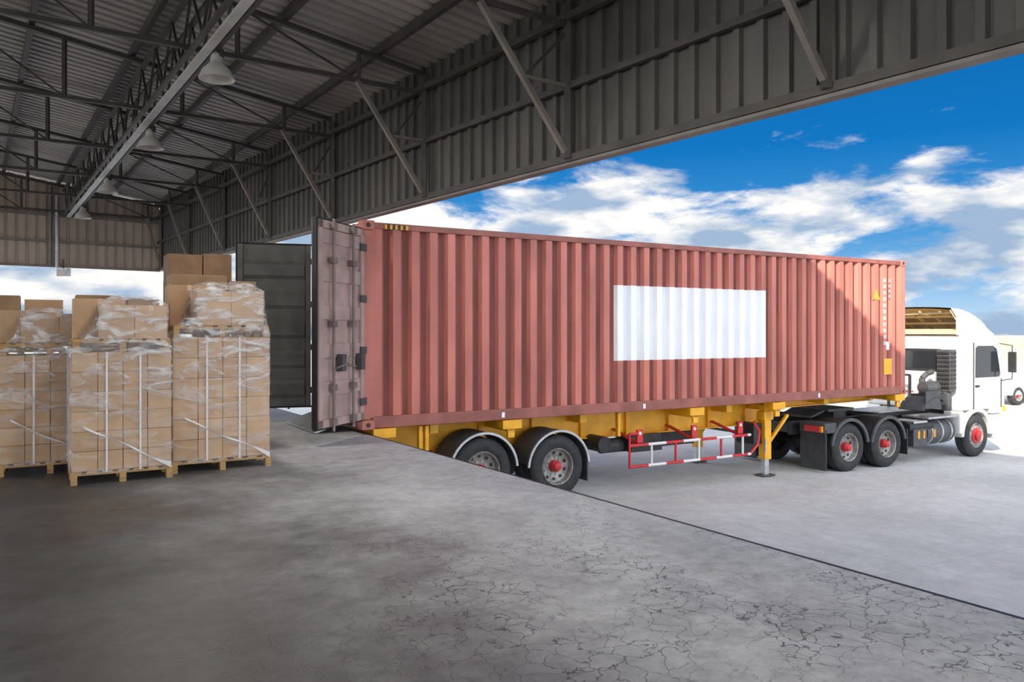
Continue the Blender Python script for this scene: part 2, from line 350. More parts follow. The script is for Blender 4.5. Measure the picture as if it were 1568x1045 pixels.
# ------------------------------------------------------------------ container
CL=12.36; CW=2.44; z0=.083; z1=2.98
E=empty('shipping_container',FC)
def side(mb,y,sgn,panel):
    xa,xb=.17,CL-.17; n=42; pitch=(xb-xa)/n; zl=[z0+.16,.95,2.22,z1-.10] if panel else [z0+.16,z1-.10]
    pts=[]
    for i in range(n):
        x=xa+i*pitch
        pts+=[(x,0),(x+pitch*.40,0),(x+pitch*.56,1),(x+pitch*.86,1)]
    pts.append((xb,0))
    dep=.06
    vs=[]
    for x,d in pts:
        for z in zl: vs.append((x,y+sgn*(.015+d*dep),z))
    nz=len(zl)
    for i in range(len(pts)-1):
        xm=(pts[i][0]+pts[i+1][0])/2
        for j in range(nz-1):
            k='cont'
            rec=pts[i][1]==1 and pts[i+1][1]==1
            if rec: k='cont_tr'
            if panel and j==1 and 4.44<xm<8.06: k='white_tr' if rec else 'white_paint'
            a=i*nz+j
            mb.add([vs[a],vs[a+1],vs[a+nz+1],vs[a+nz]],[(0,1,2,3)],k)
mb=MB(); side(mb,0,1,True); side(mb,CW,-1,False); mb.build('side_panels',E)
mb=MB()
for y in (0,CW-.07):
    mb.box(.1,CL-.1,y,y+.07,z1-.10,z1-.01,'cont_dk'); mb.box(.1,CL-.1,y,y+.07,z0,z0+.17,'cont_dk')
    mb.box(.0,.17,y+(0 if y==0 else -.08),y+(.15 if y==0 else .07),z0,z1,'cont'); mb.box(CL-.17,CL,y+(0 if y==0 else -.08),y+(.15 if y==0 else .07),z0,z1,'cont')
for x in (0,CL-.15):
    mb.box(x,x+.15,0,CW,z1-.14,z1-.01,'cont'); mb.box(x,x+.15,0,CW,z0,z0+.15,'cont_dk')
mb.build('frame',E,bevel=.012)
mb=MB()
for x in (-.01,CL-.17):
    for y in (-.01,CW-.15):
        for z in (z0-.01,z1-.115): mb.box(x,x+.18,y,y+.16,z,z+.125,'cont')
        for z in (z0+.05,z1-.055):
            yy=-.0115 if y<0 else CW+.0115
            mb.cyl((x+.09,yy-.002,z),(x+.09,yy+.002,z),.035,'black')
mb.build('corner_castings',E,bevel=.012)
mb=MB(); mb.box(.1,CL-.1,.06,CW-.06,z1-.05,z1-.03,'cont'); mb.box(.1,CL-.1,.06,CW-.06,z0+.11,z0+.15,'ply'); mb.box(CL-.09,CL-.04,.1,CW-.1,z0+.1,z1-.1,'cont')
x=.5
while x<CL-.3: mb.box(x,x+.05,.05,CW-.05,z0+.01,z0+.11,'cont_dk'); x+=.4
mb.build('roof_floor_front',E)
mb=MB()
mb.box(.33,.68,-.004,0,z1-.095,z1-.03,'yellow')
for i in range(4): mb.box(.36+i*.08,.40+i*.08,-.007,-.003,z1-.095,z1-.03,'black')
mb.box(CL-.75,CL-.48,-.0,.012,.52,.86,'yellow')
mb.add([(CL-1.12,.008,2.12),(CL-.88,.008,2.12),(CL-1.0,.008,2.36)],[(0,1,2)],'amber')
for i in range(11):
    z=2.5-i*.135
    for a in (0,.045): mb.box(CL-.745+a,CL-.72+a,.006,.013,z,z+.08,'white_tr')
for i in range(4):
    z=2.5-i*.11; mb.box(CL-.56,CL-.53,.006,.013,z,z+.06,'white_tr')
mb.box(CL-.66,CL-.56,.006,.013,1.05,1.22,'white_paint')
for x in (2.22,5.0,9.5): mb.box(x,x+.05,-.003,0,z0+.04,z0+.12,'white_paint')
mb.build('decals',E)
def door(name,hx,hy,ang,outside_sign,kout,kin):
    D=bpy.data.objects.new(name,None); S.collection.objects.link(D); D.parent=E
    D.matrix_local=Matrix.Translation((hx,hy,0))@Matrix.Rotation(math.radians(ang),4,'Z')
    w=1.17; a,b=z0+.14,z1-.13; o=outside_sign
    mb=MB()
    def bx(x0,x1,y0,y1,za,zb,k):
        ya,yb=sorted((y0*o,y1*o)); mb.box(x0,x1,ya,yb,za,zb,k)
    bx(0.03,w,-.02,.0,a,b,kin)
    bx(.03,w,0,.012,a,b,kout)
    bx(.03,.12,-.02,.05,a,b,kout); bx(w-.09,w,-.02,.05,a,b,kout); bx(.03,w,0,.05,a,a+.1,kout); bx(.03,w,0,.05,b-.1,b,kout)
    hgt=(b-a-.2)/5
    for i in range(5):
        zz=a+.1+i*hgt; bx(.12,w-.09,0,.038,zz+hgt*.62,zz+hgt*.98,kout)
        z_a=zz+hgt*.06; z_b=zz+hgt*.66
        x0_,x1_=.13,w-.1; y_a,y_b=-.02*o,-.055*o
        V8=[(x0_,y_a,z_a),(x1_,y_a,z_a),(x1_,y_a,z_b),(x0_,y_a,z_b),(x0_+.0,y_b,z_a+.06),(x1_,y_b,z_a+.06),(x1_,y_b,z_b-.06),(x0_,y_b,z_b-.06)]
        mb.add(V8,[(4,5,6,7),(0,1,5,4),(1,2,6,5),(2,3,7,6),(3,0,4,7)],kin)
    bx(.03,.11,-.06,-.02,a,b,kin); bx(w-.08,w,-.06,-.02,a,b,kin)
    bx(w,w+.03,-.03,.03,a-.02,b+.02,'rubber'); bx(.0,w,-.03,.0,b,b+.03,'rubber'); bx(.0,w,-.03,.0,a-.03,a,'rubber')
    for i in range(4): bx(-.02,.14,.04,.065,a+.2+i*(b-a-.5)/3,a+.3+i*(b-a-.5)/3,'dgrey')
    mb.build('leaf',D)
    mb=MB()
    for x in (.38,.88):
        mb.cyl((x,.085*o,a-.06),(x,.085*o,b+.03),.019,'bars')
        for z in (a+.06,a+.5,(a+b)/2,b-.5,b-.06):
            ya,yb=sorted((.04*o,.115*o)); mb.box(x-.05,x+.05,ya,yb,z-.04,z+.04,'bars')
        mb.cyl((x,.12*o,a+.75),(x-.3 if x>.5 else x+.3,.12*o,a+.8),.014,'bars')
        ya,yb=sorted((.04*o,.13*o)); mb.box(x-.24,x-.14,ya,yb,a+.7,a+.92,'dgrey')
    mb.build('lock_bars',D,bevel=.004)
door('door_near',0,.02,180+41.3,+1,'door_out','door_in')
door('door_far',0,CW-.02,180-13.6,-1,'cont_dk','door_in')

# ------------------------------------------------------------------ wheels
def wheel(mb,cx,cz,yo,r,dual,sgn=1,front=False):
    f=lambda P:[(a*r/.5,b*sgn) for a,b in P]
    tyre=[(.29,.03),(.33,.0),(.40,-.005),(.46,.01),(.485,.035),(.5,.05),(.5,.09),(.49,.095),(.49,.105),(.5,.11),(.5,.17),(.49,.175),(.49,.185),(.5,.19),(.5,.235),(.47,.265),(.33,.27),(.29,.25)]
    mb.lathe((cx,yo,cz),f(tyre),'tyre',44)
    if front:
        mb.lathe((cx,yo,cz),f([(.295,.03),(.285,.01),(.27,.03),(.255,.06),(.20,.03),(.16,.02)]),'rim',36)
        mb.lathe((cx,yo,cz),f([(.19,.03),(.18,-.0),(.12,-.01),(.11,-.05),(.05,-.06),(0,-.06)]),'red',24)
        rb,yb=.215,.025
    else:
        mb.lathe((cx,yo,cz),f([(.30,.025),(.29,.003),(.275,.015),(.262,.11),(.22,.14),(.09,.145)]),'rim',36)
        mb.lathe((cx,yo,cz),f([(.095,.145),(.09,.05),(.07,.03),(.062,-.0),(.03,-.01),(0,-.01)]),'red',24)
        rb,yb=.135,.125
    for i in range(10):
        a=6.2832*i/10; p=Vector((cx+rb*math.cos(a),yo+yb*sgn,cz+rb*math.sin(a))); mb.cyl(p,p+Vector((0,.03*sgn,0)),.015,'steel',6)
        if not front:
            a+=.31; p=Vector((cx+.215*math.cos(a),yo+.128*sgn,cz+.215*math.sin(a))); mb.cyl(p,p+Vector((0,.02*sgn,0)),.028,'black',10)
    if dual:
        mb.lathe((cx,yo+.31*sgn,cz),f([(.29,.03),(.33,0),(.46,.01),(.5,.05),(.5,.235),(.46,.27),(.29,.25),(.28,.1),(.05,.1)]),'tyre',40)

# ------------------------------------------------------------------ trailer
T=empty('semi_trailer_chassis',FC)
mb=MB()
for y in (.78,1.66):
    mb.prism([(.25,.05),(12.25,.05),(12.25,-.10),(9.35,-.13),(8.4,-.42),(.9,-.42),(.25,-.30)],y-.01,y+.01,'yellow')
    mb.box(.25,12.25,y-.075,y+.075,.052,.078,'yellow')
    for a,b in (((.25,-.30),(.9,-.42)),((.9,-.42),(8.4,-.42)),((8.4,-.42),(9.35,-.13)),((9.35,-.13),(12.25,-.10))):
        mb.beam((a[0],y,a[1]),(b[0],y,b[1]),.15,.022,'yellow')
    x=1.2
    while x<8.4: mb.box(x,x+.015,y-.07,y+.07,-.41,.05,'yellow'); x+=1.0
mb.build('main_beams',T)
mb=MB()
for x in (.32,1.25,2.4,4.0,6.23,7.4,8.35,10.2,12.15):
    w=.14; big=x in (.32,2.4,6.23,8.35,12.15)
    za=-.10 if x<9 else -.06
    mb.box(x-w/2,x+w/2,(.02 if big else .35),CW-(.02 if big else .35),za,.07,'yellow')
    if big:
        for yy in (.0,CW-.2): mb.box(x-.17,x+.17,yy-.02,yy+.22,-.06,.076,'yellow')
        for yy in (.02,CW-.07): mb.box(x-.06,x+.06,yy,yy+.05,-.2,-.06,'yellow')
for x in (.9,1.0,4.55): mb.box(x,x+.06,.12,.2,-.34,.06,'yellow')
mb.box(.16,.26,.05,CW-.05,-.20,.04,'yellow'); mb.box(.13,.17,.1,.5,-.12,.0,'red'); mb.box(.18,.30,.0,.12,-.10,-.0,'black')
mb.build('cross_members',T,bevel=.008)
mb=MB(); RW=.5
for tx in (1.90,3.26):
    cz=yz(tx)+RW
    wheel(mb,tx,cz,-.0,RW,True,1); wheel(mb,tx,cz,CW,RW,True,-1)
    mb.cyl((tx,.16,cz),(tx,CW-.16,cz),.075,'black')
mb.build('wheels',T,smooth=True)
mb=MB()
for tx in (1.90,3.26):
    cz=yz(tx)+RW
    for y0_,y1_ in ((-.03,.60),(CW-.60,CW+.03)):
        mb.arc(tx,cz,.565,.585,8,172,y0_,y1_,'dgrey',20)
        ye=(y0_-.012,y0_+.02) if y0_<1 else (y1_-.02,y1_+.012)
        mb.arc(tx,cz,.56,.595,4,176,ye[0],ye[1],'steel',20)
    for y in (.78,1.66):
        mb.box(tx-.5,tx+.5,y-.05,y+.05,cz+.05,cz+.10,'black'); mb.box(tx-.06,tx+.06,y-.06,y+.06,cz,-.40,'black')
    mb.box(tx-.68,tx-.60,.55,.85,cz+.05,-.38,'black'); mb.box(tx+.6,tx+.68,.55,.85,cz+.0,-.38,'black')
mb.box(3.82,3.85,0,.58,-1.0,-.55,'dgrey')
mb.cyl((4.45,.35,-.5),(4.45,1.1,-.5),.14,'black'); mb.cyl((4.75,.9,-.62),(5.6,.9,-.62),.13,'dgrey')
mb.box(5.2,5.9,.55,1.0,-.72,-.42,'black'); mb.box(6.5,7.3,1.2,1.9,-.78,-.42,'black')
mb.build('mudguards_and_suspension',T)
mb=MB()
for y in (.02,CW-.02):
    for z in (-.5,-.86):
        x=4.72;i=0
        while x<7.55:
            mb.cyl((x,y,z),(min(x+.4,7.6),y,z),.026,'red' if i%2==0 else 'white',10); x+=.4;i+=1
    for x in (4.72,5.2,5.75,6.3,6.85,7.4): mb.cyl((x,y,-.5 if x>4.8 else -.3),(x,y,-.86),.022,'red' if x in(4.72,5.75,6.85) else 'white',10)
    mb.path([(7.6,y,-.86),(7.8,y,-.7),(7.85,y,-.45),(7.7,y,-.28)],.024,'red'); mb.cyl((4.72,y,-.3),(4.9,y,-.3),.022,'red')
    yi=.78 if y<1 else 1.66
    for x in (4.95,6.2,7.35):
        mb.beam((x,yi,-.3),(x,y,-.5),.07,.03,'red'); mb.box(x-.06,x+.06,min(y,y+.04),max(y,y+.04),-.46,-.24,'red')
        mb.cyl((x-.0,y-.004,-.3),(x-.0,y+.045,-.3),.03,'white',12)
mb.build('side_guards',T)
mb=MB()
for y in (.22,CW-.36):
    mb.box(8.22,8.40,y,y+.16,-1.05,.0,'yellow'); mb.box(8.25,8.37,y+.03,y+.13,yz(8.3)+.03,-1.0,'steel'); mb.box(8.14,8.48,y-.04,y+.2,yz(8.3)+.012,yz(8.3)+.04,'dgrey')
    mb.beam((8.4,y+.08,-.75),(8.95,y+.08,-.22),.06,.06,'yellow'); mb.box(8.18,8.44,y-.02,y+.18,-.28,-.12,'yellow')
mb.beam((8.3,.3,-.6),(8.3,CW-.3,-.6),.05,.05,'black'); mb.beam((8.12,.12,-.62),(8.12,.12,-.9),.03,.03,'steel')
mb.box(8.0,8.22,.3,.75,-.75,-.35,'black')
mb.build('landing_gear',T,bevel=.006)

# ------------------------------------------------------------------ tractor
K=empty('semi_truck_tractor',FC)
sq=lambda p:(p[0] if p[0]<15.8 else 15.8+(p[0]-15.8)*.62,p[1],p[2])
mb=MB()
for tx in (10.5,11.78):
    cz=yz(tx)+.5; wheel(mb,tx,cz,.02,.5,True,1); wheel(mb,tx,cz,CW-.02,.5,True,-1); mb.cyl((tx,.17,cz),(tx,CW-.17,cz),.08,'black'); mb.lathe((tx,1.22,cz),[(0,-.2),(.15,-.15),(.2,0),(.15,.15),(0,.2)],'black',20)
cz=yz(15.2)+.5
wheel(mb,15.2,cz,.03,.5,False,1,True); wheel(mb,15.2,cz,CW-.03,.5,False,-1,True); mb.cyl((15.2,.2,cz),(15.2,CW-.2,cz),.07,'black')
mb.build('wheels',K,smooth=True)
mb=MB()
for y in (.8,1.64): mb.box(9.6,16.1,y-.045,y+.045,-.72,-.44,'black')
for x in (9.65,11.1,12.6,13.8): mb.box(x-.05,x+.05,.8,1.64,-.68,-.48,'black')
mb.box(10.75,11.6,.72,1.72,-.30,-.24,'dgrey'); mb.box(10.95,11.35,.75,1.69,-.46,-.28,'black'); mb.beam((10.75,1.22,-.28),(10.3,1.22,-.40),.8,.05,'dgrey')
mb.build('frame_rails',K,bevel=.006)
mb=MB()
for y0_,y1_ in ((0,.62),(CW-.62,CW)):
    for tx in (10.5,11.78):
        mb.arc(tx,yz(tx)+.5,.56,.59,15,165,y0_,y1_,'black',18)
        ye=(y0_-.015,y0_+.03) if y0_<1 else (y1_-.03,y1_+.015)
        mb.arc(tx,yz(tx)+.5,.545,.61,8,172,ye[0],ye[1],'dgrey',18)
    mb.box(9.72,9.76,y0_,y1_,yz(9.7)+.06,-.55,'black'); mb.box(9.70,10.05,y0_,y1_,-.62,-.42,'dgrey')
    mb.box(9.66,9.70,y0_+.08,y1_-.15,-.60,-.48,'red'); mb.box(9.66,9.70,y0_+.04,y0_+.10,-.60,-.48,'amber')
    mb.box(12.42,12.45,y0_,y1_,-1.25,-.7,'black')
mb.build('mudguards',K)
mb=MB()
mb.box(12.75,13.25,.06,.65,-1.12,-.58,'dgrey'); mb.box(12.75,13.25,.05,.66,-.60,-.56,'steel')
for i,z in enumerate((-.68,-.95)): mb.cyl((12.6,.14+.12*i,z),(13.5,.14+.12*i,z),.10,'black',18)
mb.cyl((13.3,.36,-.86),(14.35,.36,-.86),.30,'dgrey',26)
for x in (13.45,13.85,14.2): mb.cyl((x,.36,-.86),(x+.05,.36,-.86),.308,'steel',26)
mb.box(13.3,14.4,.05,.7,-.54,-.50,'steel')
for x in (12.9,13.1,13.5): mb.box(x,x+.05,.04,.1,-.95,-.78,'amber' if x>13.4 else 'yellow')
mb.box(12.6,14.0,.8,1.64,-.43,-.40,'steel')
for j in range(3):
    pts=[]; 
    for i in range(28):
        a=i*.9; pts.append((12.9+i*.05,1.0+.15*j+.05*math.cos(a),.05+.05*math.sin(a)-.2*math.sin(i/27*3.14)))
    mb.path(pts,.012,['red','black','yellow'][j],5)
for y in (.95,1.5): mb.beam((14.0,y,-.42),(14.0,y,.4),.05,.05,'black')
mb.beam((14.0,.95,.4),(14.0,1.5,.4),.05,.05,'black')
mb.build('tanks_and_lines',K,smooth=True)
mb=MB()
mb.box(14.12,14.36,.04,.36,.05,1.02,'dgrey')
for i in range(9): mb.box(14.09,14.12,.06,.34,.12+i*.1,.17+i*.1,'black')
for i in range(9): mb.box(14.14,14.34,.02,.04,.12+i*.1,.17+i*.1,'black')
mb.cyl((14.24,.2,-.4),(14.24,.2,.08),.11,'dgrey'); mb.cyl((13.85,.55,-.4),(13.85,.55,.35),.07,'dgrey'); mb.path([(13.85,.55,.35),(13.95,.5,.45),(14.1,.45,.5)],.06,'dgrey',12)
mb.box(13.5,14.1,.1,.6,-.25,.0,'black'); mb.cyl((13.55,.35,.15),(14.05,.35,.15),.14,'dgrey')
mb.arc(13.55,-.62,.55,.58,55,150,.02,.62,'dgrey',12); mb.box(13.15,13.7,.02,.05,-.3,.1,'dgrey')
mb.build('air_intake_and_exhaust',K,bevel=.006)
mb=MB()
prof=[(14.45,-.42),(14.42,.3),(14.45,1.28),(14.6,1.40),(15.9,1.42),(16.25,1.30),(16.55,.55),(16.72,.25),(16.78,-.35),(16.80,-.55),(15.85,-.55),(15.78,-.42)]
mb.prism(prof,.02,CW-.02,'white'); mb.remap(sq)
mb.build('cab_body',K,bevel=.05)
mb=MB()
mb.prism([(15.86,-.57),(16.82,-.57),(16.86,-.8),(16.80,-1.15),(16.05,-1.15),(15.9,-.85)],.02,CW-.02,'white'); mb.remap(sq)
for y0_,y1_ in ((0,.4),(CW-.4,CW)):
    mb.arc(15.2,yz(15.2)+.5,.56,.66,0,180,y0_,y1_,'white',20)
    mb.box(14.45,14.62,y0_,y1_,-.95,-.42,'white')
mb.build('bumper_and_arches',K,bevel=.03)
mb=MB()
for y0_,y1_ in ((.0,.03),(CW-.03,CW)):
    mb.prism([(15.1,.35),(15.12,1.05),(15.2,1.1),(15.85,1.1),(16.12,1.02),(16.38,.42),(16.3,.35)],y0_,y1_,'glass')
    for a,b in (((15.02,-.4),(15.02,1.18)),((15.02,1.18),(15.95,1.18)),((16.45,.3),(16.45,-.4))):
        mb.beam((a[0],(y0_+y1_)/2,a[1]),(b[0],(y0_+y1_)/2,b[1]),.035,.014,'black',up=(1,0,.01))
    mb.box(15.1,15.25,y0_-.01,y1_+.01,.12,.17,'black')
    mb.box(16.55,16.75,y0_-.01,y1_+.01,-.5,-.38,'amber')
mb.box(14.395,14.42,.5,1.9,.56,.97,'glass'); mb.box(14.40,14.425,.44,1.96,.50,1.03,'rubber')
mb.add([(16.28,.15,1.22),(16.28,CW-.15,1.22),(16.60,CW-.15,.48),(16.60,.15,.48)],[(0,1,2,3)],'glass')
for y in (.15,CW-.5): mb.box(16.80,16.87,y,y+.35,-.78,-.62,'tray')
mb.box(16.74,16.8,.5,CW-.5,-.35,.1,'black'); mb.remap(sq)
mb.build('windows_and_trim',K)
mb=MB()
for y,sg in ((-.02,-1),(CW+.02,1)):
    mb.path([(16.35,y-sg*.03,1.15),(16.6,y+sg*.18,1.1),(16.6,y+sg*.18,.3),(16.5,y-sg*.03,.25)],.014,'black')
    mb.box(16.56,16.64,y+sg*.18-.09,y+sg*.18+.09,.45,.95,'black')
mb.remap(sq); mb.build('mirrors',K,bevel=.01)
mb=MB()
nx_=10; ny_=16
for sh,kk in ((0,'white'),(.04,'cream')):
    vs=[]
    for i in range(nx_+1):
        f=i/nx_; x=14.42+f*1.75; zt=2.04-.03*f-.55*f**2.2
        for j in range(ny_+1):
            g=j/ny_*2-1; y=CW/2+g*(CW/2-.06-sh); ed=max(0,abs(g)-.86)/.14
            vs.append((x,y,zt-.22*ed**2-sh-.06*g*g))
    mb.add(vs,[(i*(ny_+1)+j,i*(ny_+1)+j+1,(i+1)*(ny_+1)+j+1,(i+1)*(ny_+1)+j) for i in range(nx_) for j in range(ny_)],kk)
for y0_,y1_ in ((.05,.08),(CW-.08,CW-.05)):
    mb.prism([(14.42,1.36),(14.42,1.78),(15.0,1.74),(15.6,1.55),(16.1,1.36)],y0_,y1_,'white')
mb.box(14.42,14.5,.06,CW-.06,1.38,1.46,'cream')
for y in (.5,1.0,1.45,1.95): mb.prism([(14.5,1.90),(14.5,1.96),(15.2,1.84),(15.9,1.5),(15.9,1.44),(15.2,1.76)],y,y+.04,'cream')
for x,z in ((14.6,1.86),(15.0,1.78),(15.4,1.62)): mb.box(x,x+.04,.15,CW-.15,z,z+.05,'cream')
mb.box(14.8,14.86,.1,CW-.1,1.42,1.50,'cream')
mb.add([(14.5,.08,1.43),(14.5,CW-.08,1.43),(15.95,CW-.08,1.45),(15.95,.08,1.45)],[(0,1,2,3)],'cream')
mb.remap(sq); mb.build('roof_deflector',K)

# ------------------------------------------------------------------ pallets
aP=31.0; Up=Vector((math.cos(math.radians(aP)),math.sin(math.radians(aP)),0)); Vp=Vector((-Up.y,Up.x,0))
def pallet(mb,x0,y0,w,d,z):
    for fx in (0,.5,1):
        for fy in (0,.5,1):
            x=x0+fx*(w-.055); y=y0+fy*(d-.09); mb.box(x,x+.055,y,y+.09,z,z+.085,'wood')
    for fy in (0,.5,1):
        y=y0+fy*(d-.09); mb.box(x0,x0+w,y,y+.09,z+.085,z+.103,'wood')
    n=7
    for i in range(n):
        x=x0+i*(w-.09)/(n-1); mb.box(x,x+.09,y0,y0+d,z+.103,z+.12,'wood')
def cartons(mb,x0,y0,w,d,z,h,nx,ny,nz,keys,tape=False):
    bw=w/nx;bd=d/ny;bh=h/nz
    for k in range(nz):
        for i in range(nx):
            for j in range(ny):
                if 0<i<nx-1 and 0<j<ny-1 and k<nz-1: continue
                g=.0025; jx=random.uniform(-.002,.002); x=x0+i*bw+jx; y=y0+j*bd+random.uniform(0,.003)
                mb.box(x+g,x+bw-g,y+g,y+bd-g,z+k*bh,z+(k+1)*bh-.003,random.choice(keys))
                if j==0 and tape: mb.box(x+bw/2-.022,x+bw/2+.022,y+g-.0008,y+bd-g,z+(k+1)*bh-.06,z+(k+1)*bh-.0022,'tape')
def ring(x0,x1,y0,y1,r,z,n=80,amp=0,seed=0):
    pts=[]; cx,cy=(x0+x1)/2,(y0+y1)/2; hx,hy=(x1-x0)/2,(y1-y0)/2
    for i in range(n):
        a=6.28319*i/n; c,s=math.cos(a),math.sin(a); e=.16
        x=cx+hx*(abs(c)**e)*(1 if c>0 else -1); y=cy+hy*(abs(s)**e)*(1 if s>0 else -1)
        k=amp*noise.noise(Vector((x*5+seed,y*5,z*6)))
        pts.append((x+c*k,y+s*k,z+amp*.6*noise.noise(Vector((x*4,y*4+seed,z*3+9)))))
    return pts
def stack(u,v,w,d,rows,rowh,top=None,keys=('box1','box2','box3'),wrap=True,ncol=4,seed=0):
    P=Up*u+Vp*v; e=empty('carton_pallet_stack',frame(P.x,P.y,aP))
    mb=MB(); pallet(mb,0,0,w,d,.0); H=.12+rows*rowh
    if top: pallet(mb,.02,.02,w-.04,d-.04,H+.003)
    mb.build('pallets',e)
    mb=MB(); cartons(mb,.01,.01,w-.02,d-.02,.122,rows*rowh,ncol,3,rows,keys)
    z2=H+.125
    if top:
        for (a,b,c,dd,hh,nx,nz) in top: cartons(mb,a,c,b-a,dd-c,z2,hh,nx,1,nz,keys,wrap)
    mb.build('cartons',e,bevel=.003)
    if wrap:
        mb=MB()
        for fx in (.34,.67):
            x=w*fx; mb.box(x-.009,x+.009,-.006,-.002,.11,H+.0,'strap'); mb.box(x-.009,x+.009,-.006,d,H-.001,H+.003,'strap')
        for fy in (.3,.7):
            y=d*fy; mb.box(-.006,-.002,y-.009,y+.009,.11,H,'strap')
        mb.build('straps',e)
        mb=MB(); rings=[]
        for z in [.1,.2,.35,.5,.65,.8,.95,1.05,H-.1,H-.02]:
            rings.append(ring(-.012,w+.012,-.012,d+.012,0,z,160,.008,seed))
        if top:
            a,b,c,dd,hh=min(t[0] for t in top[:1]),max(t[1] for t in top),min(t[2] for t in top),max(t[3] for t in top),max(t[4] for t in top)
            h0=top[0][4]
            rings.append(ring(-.012,w+.012,-.012,d+.012,0,H+.04,160,.012,seed))
            for f in (.12,.25,.4,.55,.7,.85):
                g=f**.65
                rings.append(ring(-.01+(a)*g,w+.01-(w-b)*g,-.01+c*g,d+.01-(d-dd)*g,0,H+.05+(.07+h0*.6)*f,160,.04,seed))
            rings.append(ring(a-.016,b+.016,c-.016,dd+.016,0,z2+h0*.7,160,.02,seed))
            rings.append(ring(a-.014,b+.014,c-.014,dd+.014,0,z2+h0+.01,160,.012,seed))
            rings.append(ring(a+.1,b-.1,c+.1,dd-.1,0,z2+hh+.02,160,.01,seed))
        vs=[p for r in rings for p in r]; n=160
        fs=[(i*n+j,i*n+(j+1)%n,(i+1)*n+(j+1)%n,(i+1)*n+j) for i in range(len(rings)-1) for j in range(n)]
        fs.append(tuple((len(rings)-1)*n+j for j in range(n)))
        mb.add(vs,fs,'film'); mb.build('stretch_wrap',e,smooth=True)
        mb=MB(); vs=[]
        for i in range(31):
            f=i/30; x=w*(.12+.86*f); z=.55-.42*f+.010*math.sin(9*f+seed); hw=.004+.006*abs(math.sin(7*f+seed))+.05*max(0,f-.8)*2
            vs+=[(x,-.020-.008*math.sin(15*f),z-hw),(x,-.024+.008*math.sin(11*f),z+hw)]
        mb.add(vs,[(2*i,2*i+2,2*i+3,2*i+1) for i in range(30)],'strap'); mb.build('film_tail',e,smooth=True)
    return e
stack(1.13,8.54,.985,1.0,6,.21,[(.25,.93,.08,.5,.36,2,1),(.05,.45,.55,.95,.44,1,1)],seed=1)
stack(.235,8.365,.88,.80,6,.1875,[(.25,.84,.05,.45,.33,2,1),(.03,.5,.47,.78,.40,1,1)],seed=4)
stack(-.37,9.22,.90,.85,6,.18,[(.20,.86,.05,.45,.30,2,1),(.0,.5,.47,.82,.34,1,1)],seed=8)
stack(1.25,9.66,1.0,1.0,6,.20,[(.03,.64,.05,.5,.66,1,1),(.66,.98,.05,.5,.60,1,1)],keys=('boxm',),wrap=False)
stack(.32,10.2,.92,.9,5,.20,[(.02,.48,.05,.5,.62,1,1),(.56,.9,.05,.5,.58,1,1)],keys=('boxm','box3'),wrap=False)
stack(-.66,10.25,.92,.9,5,.20,[(.06,.46,.05,.5,.60,1,1),(.5,.88,.1,.5,.56,1,1)],keys=('boxm','box3'),wrap=False)
stack(1.36,10.82,.98,1.0,6,.20,[(.03,.45,.05,.5,1.0,1,3),(.46,.82,.05,.5,1.02,1,3)],keys=('boxd',),wrap=False)
mb=MB(); mb.prism([(-.55,.012),(-.53,.03),(.1,.245),(.32,.25),(.32,.238),(.1,.232),(-.5,.012)],.45,2.0,'steel'); mb.build('dock_plate',mat4=FC)

# ------------------------------------------------------------------ background vehicles
def car(x,y,ang):
    e=empty('pickup_truck',frame(x,y,ang,-1.55)); mb=MB()
    mb.prism([(0,.45),(.05,.95),(.3,1.0),(1.7,1.02),(2.0,1.6),(2.2,1.68),(3.1,1.68),(3.7,1.12),(4.8,1.0),(5.0,.8),(5.02,.4),(4.5,.4),(.6,.4)],0,1.8,'white'); mb.build('body',e,bevel=.06)
    mb=MB()
    for a,b in ((-.01,.02),(1.78,1.81)): mb.prism([(2.1,1.1),(2.25,1.55),(3.05,1.57),(3.5,1.1)],a,b,'glass')
    mb.add([(3.15,.1,1.66),(3.15,1.7,1.66),(3.72,1.7,1.15),(3.72,.1,1.15)],[(0,1,2,3)],'glass')
    for a in (.25,1.2): mb.box(5.0,5.04,a,a+.35,.7,.85,'tray'); mb.box(-.03,.0,a,a+.3,.65,.9,'red')
    mb.build('windows',e)
    mb=MB()
    for xx in (1.0,4.05):
        for yy,sg in ((-.02,1),(1.82,-1)):
            wheel(mb,xx,.38,yy,.38,False,sg)
    mb.build('wheels',e,smooth=True)
car(19.6,31.3,25); 
e=empty('box_truck',frame(26.4,43.5,28,-1.55)); mb=MB()
mb.prism([(5.3,.6),(5.3,2.6),(5.6,2.75),(6.6,2.7),(7.1,1.6),(7.15,.5)],.05,2.2,'white'); mb.box(0,5.1,0,2.3,.95,2.75,'cream'); mb.box(.1,6.9,.6,1.6,.55,.9,'black'); mb.build('body',e,bevel=.04)
mb=MB(); mb.prism([(5.7,1.6),(5.75,2.4),(6.55,2.4),(6.9,1.6)],.02,.06,'glass'); mb.build('window',e)
mb=MB()
for xx in (1.3,6.2): wheel(mb,xx,.45,.02,.45,False,1); wheel(mb,xx,.45,2.22,.45,False,-1)
mb.build('wheels',e,smooth=True)

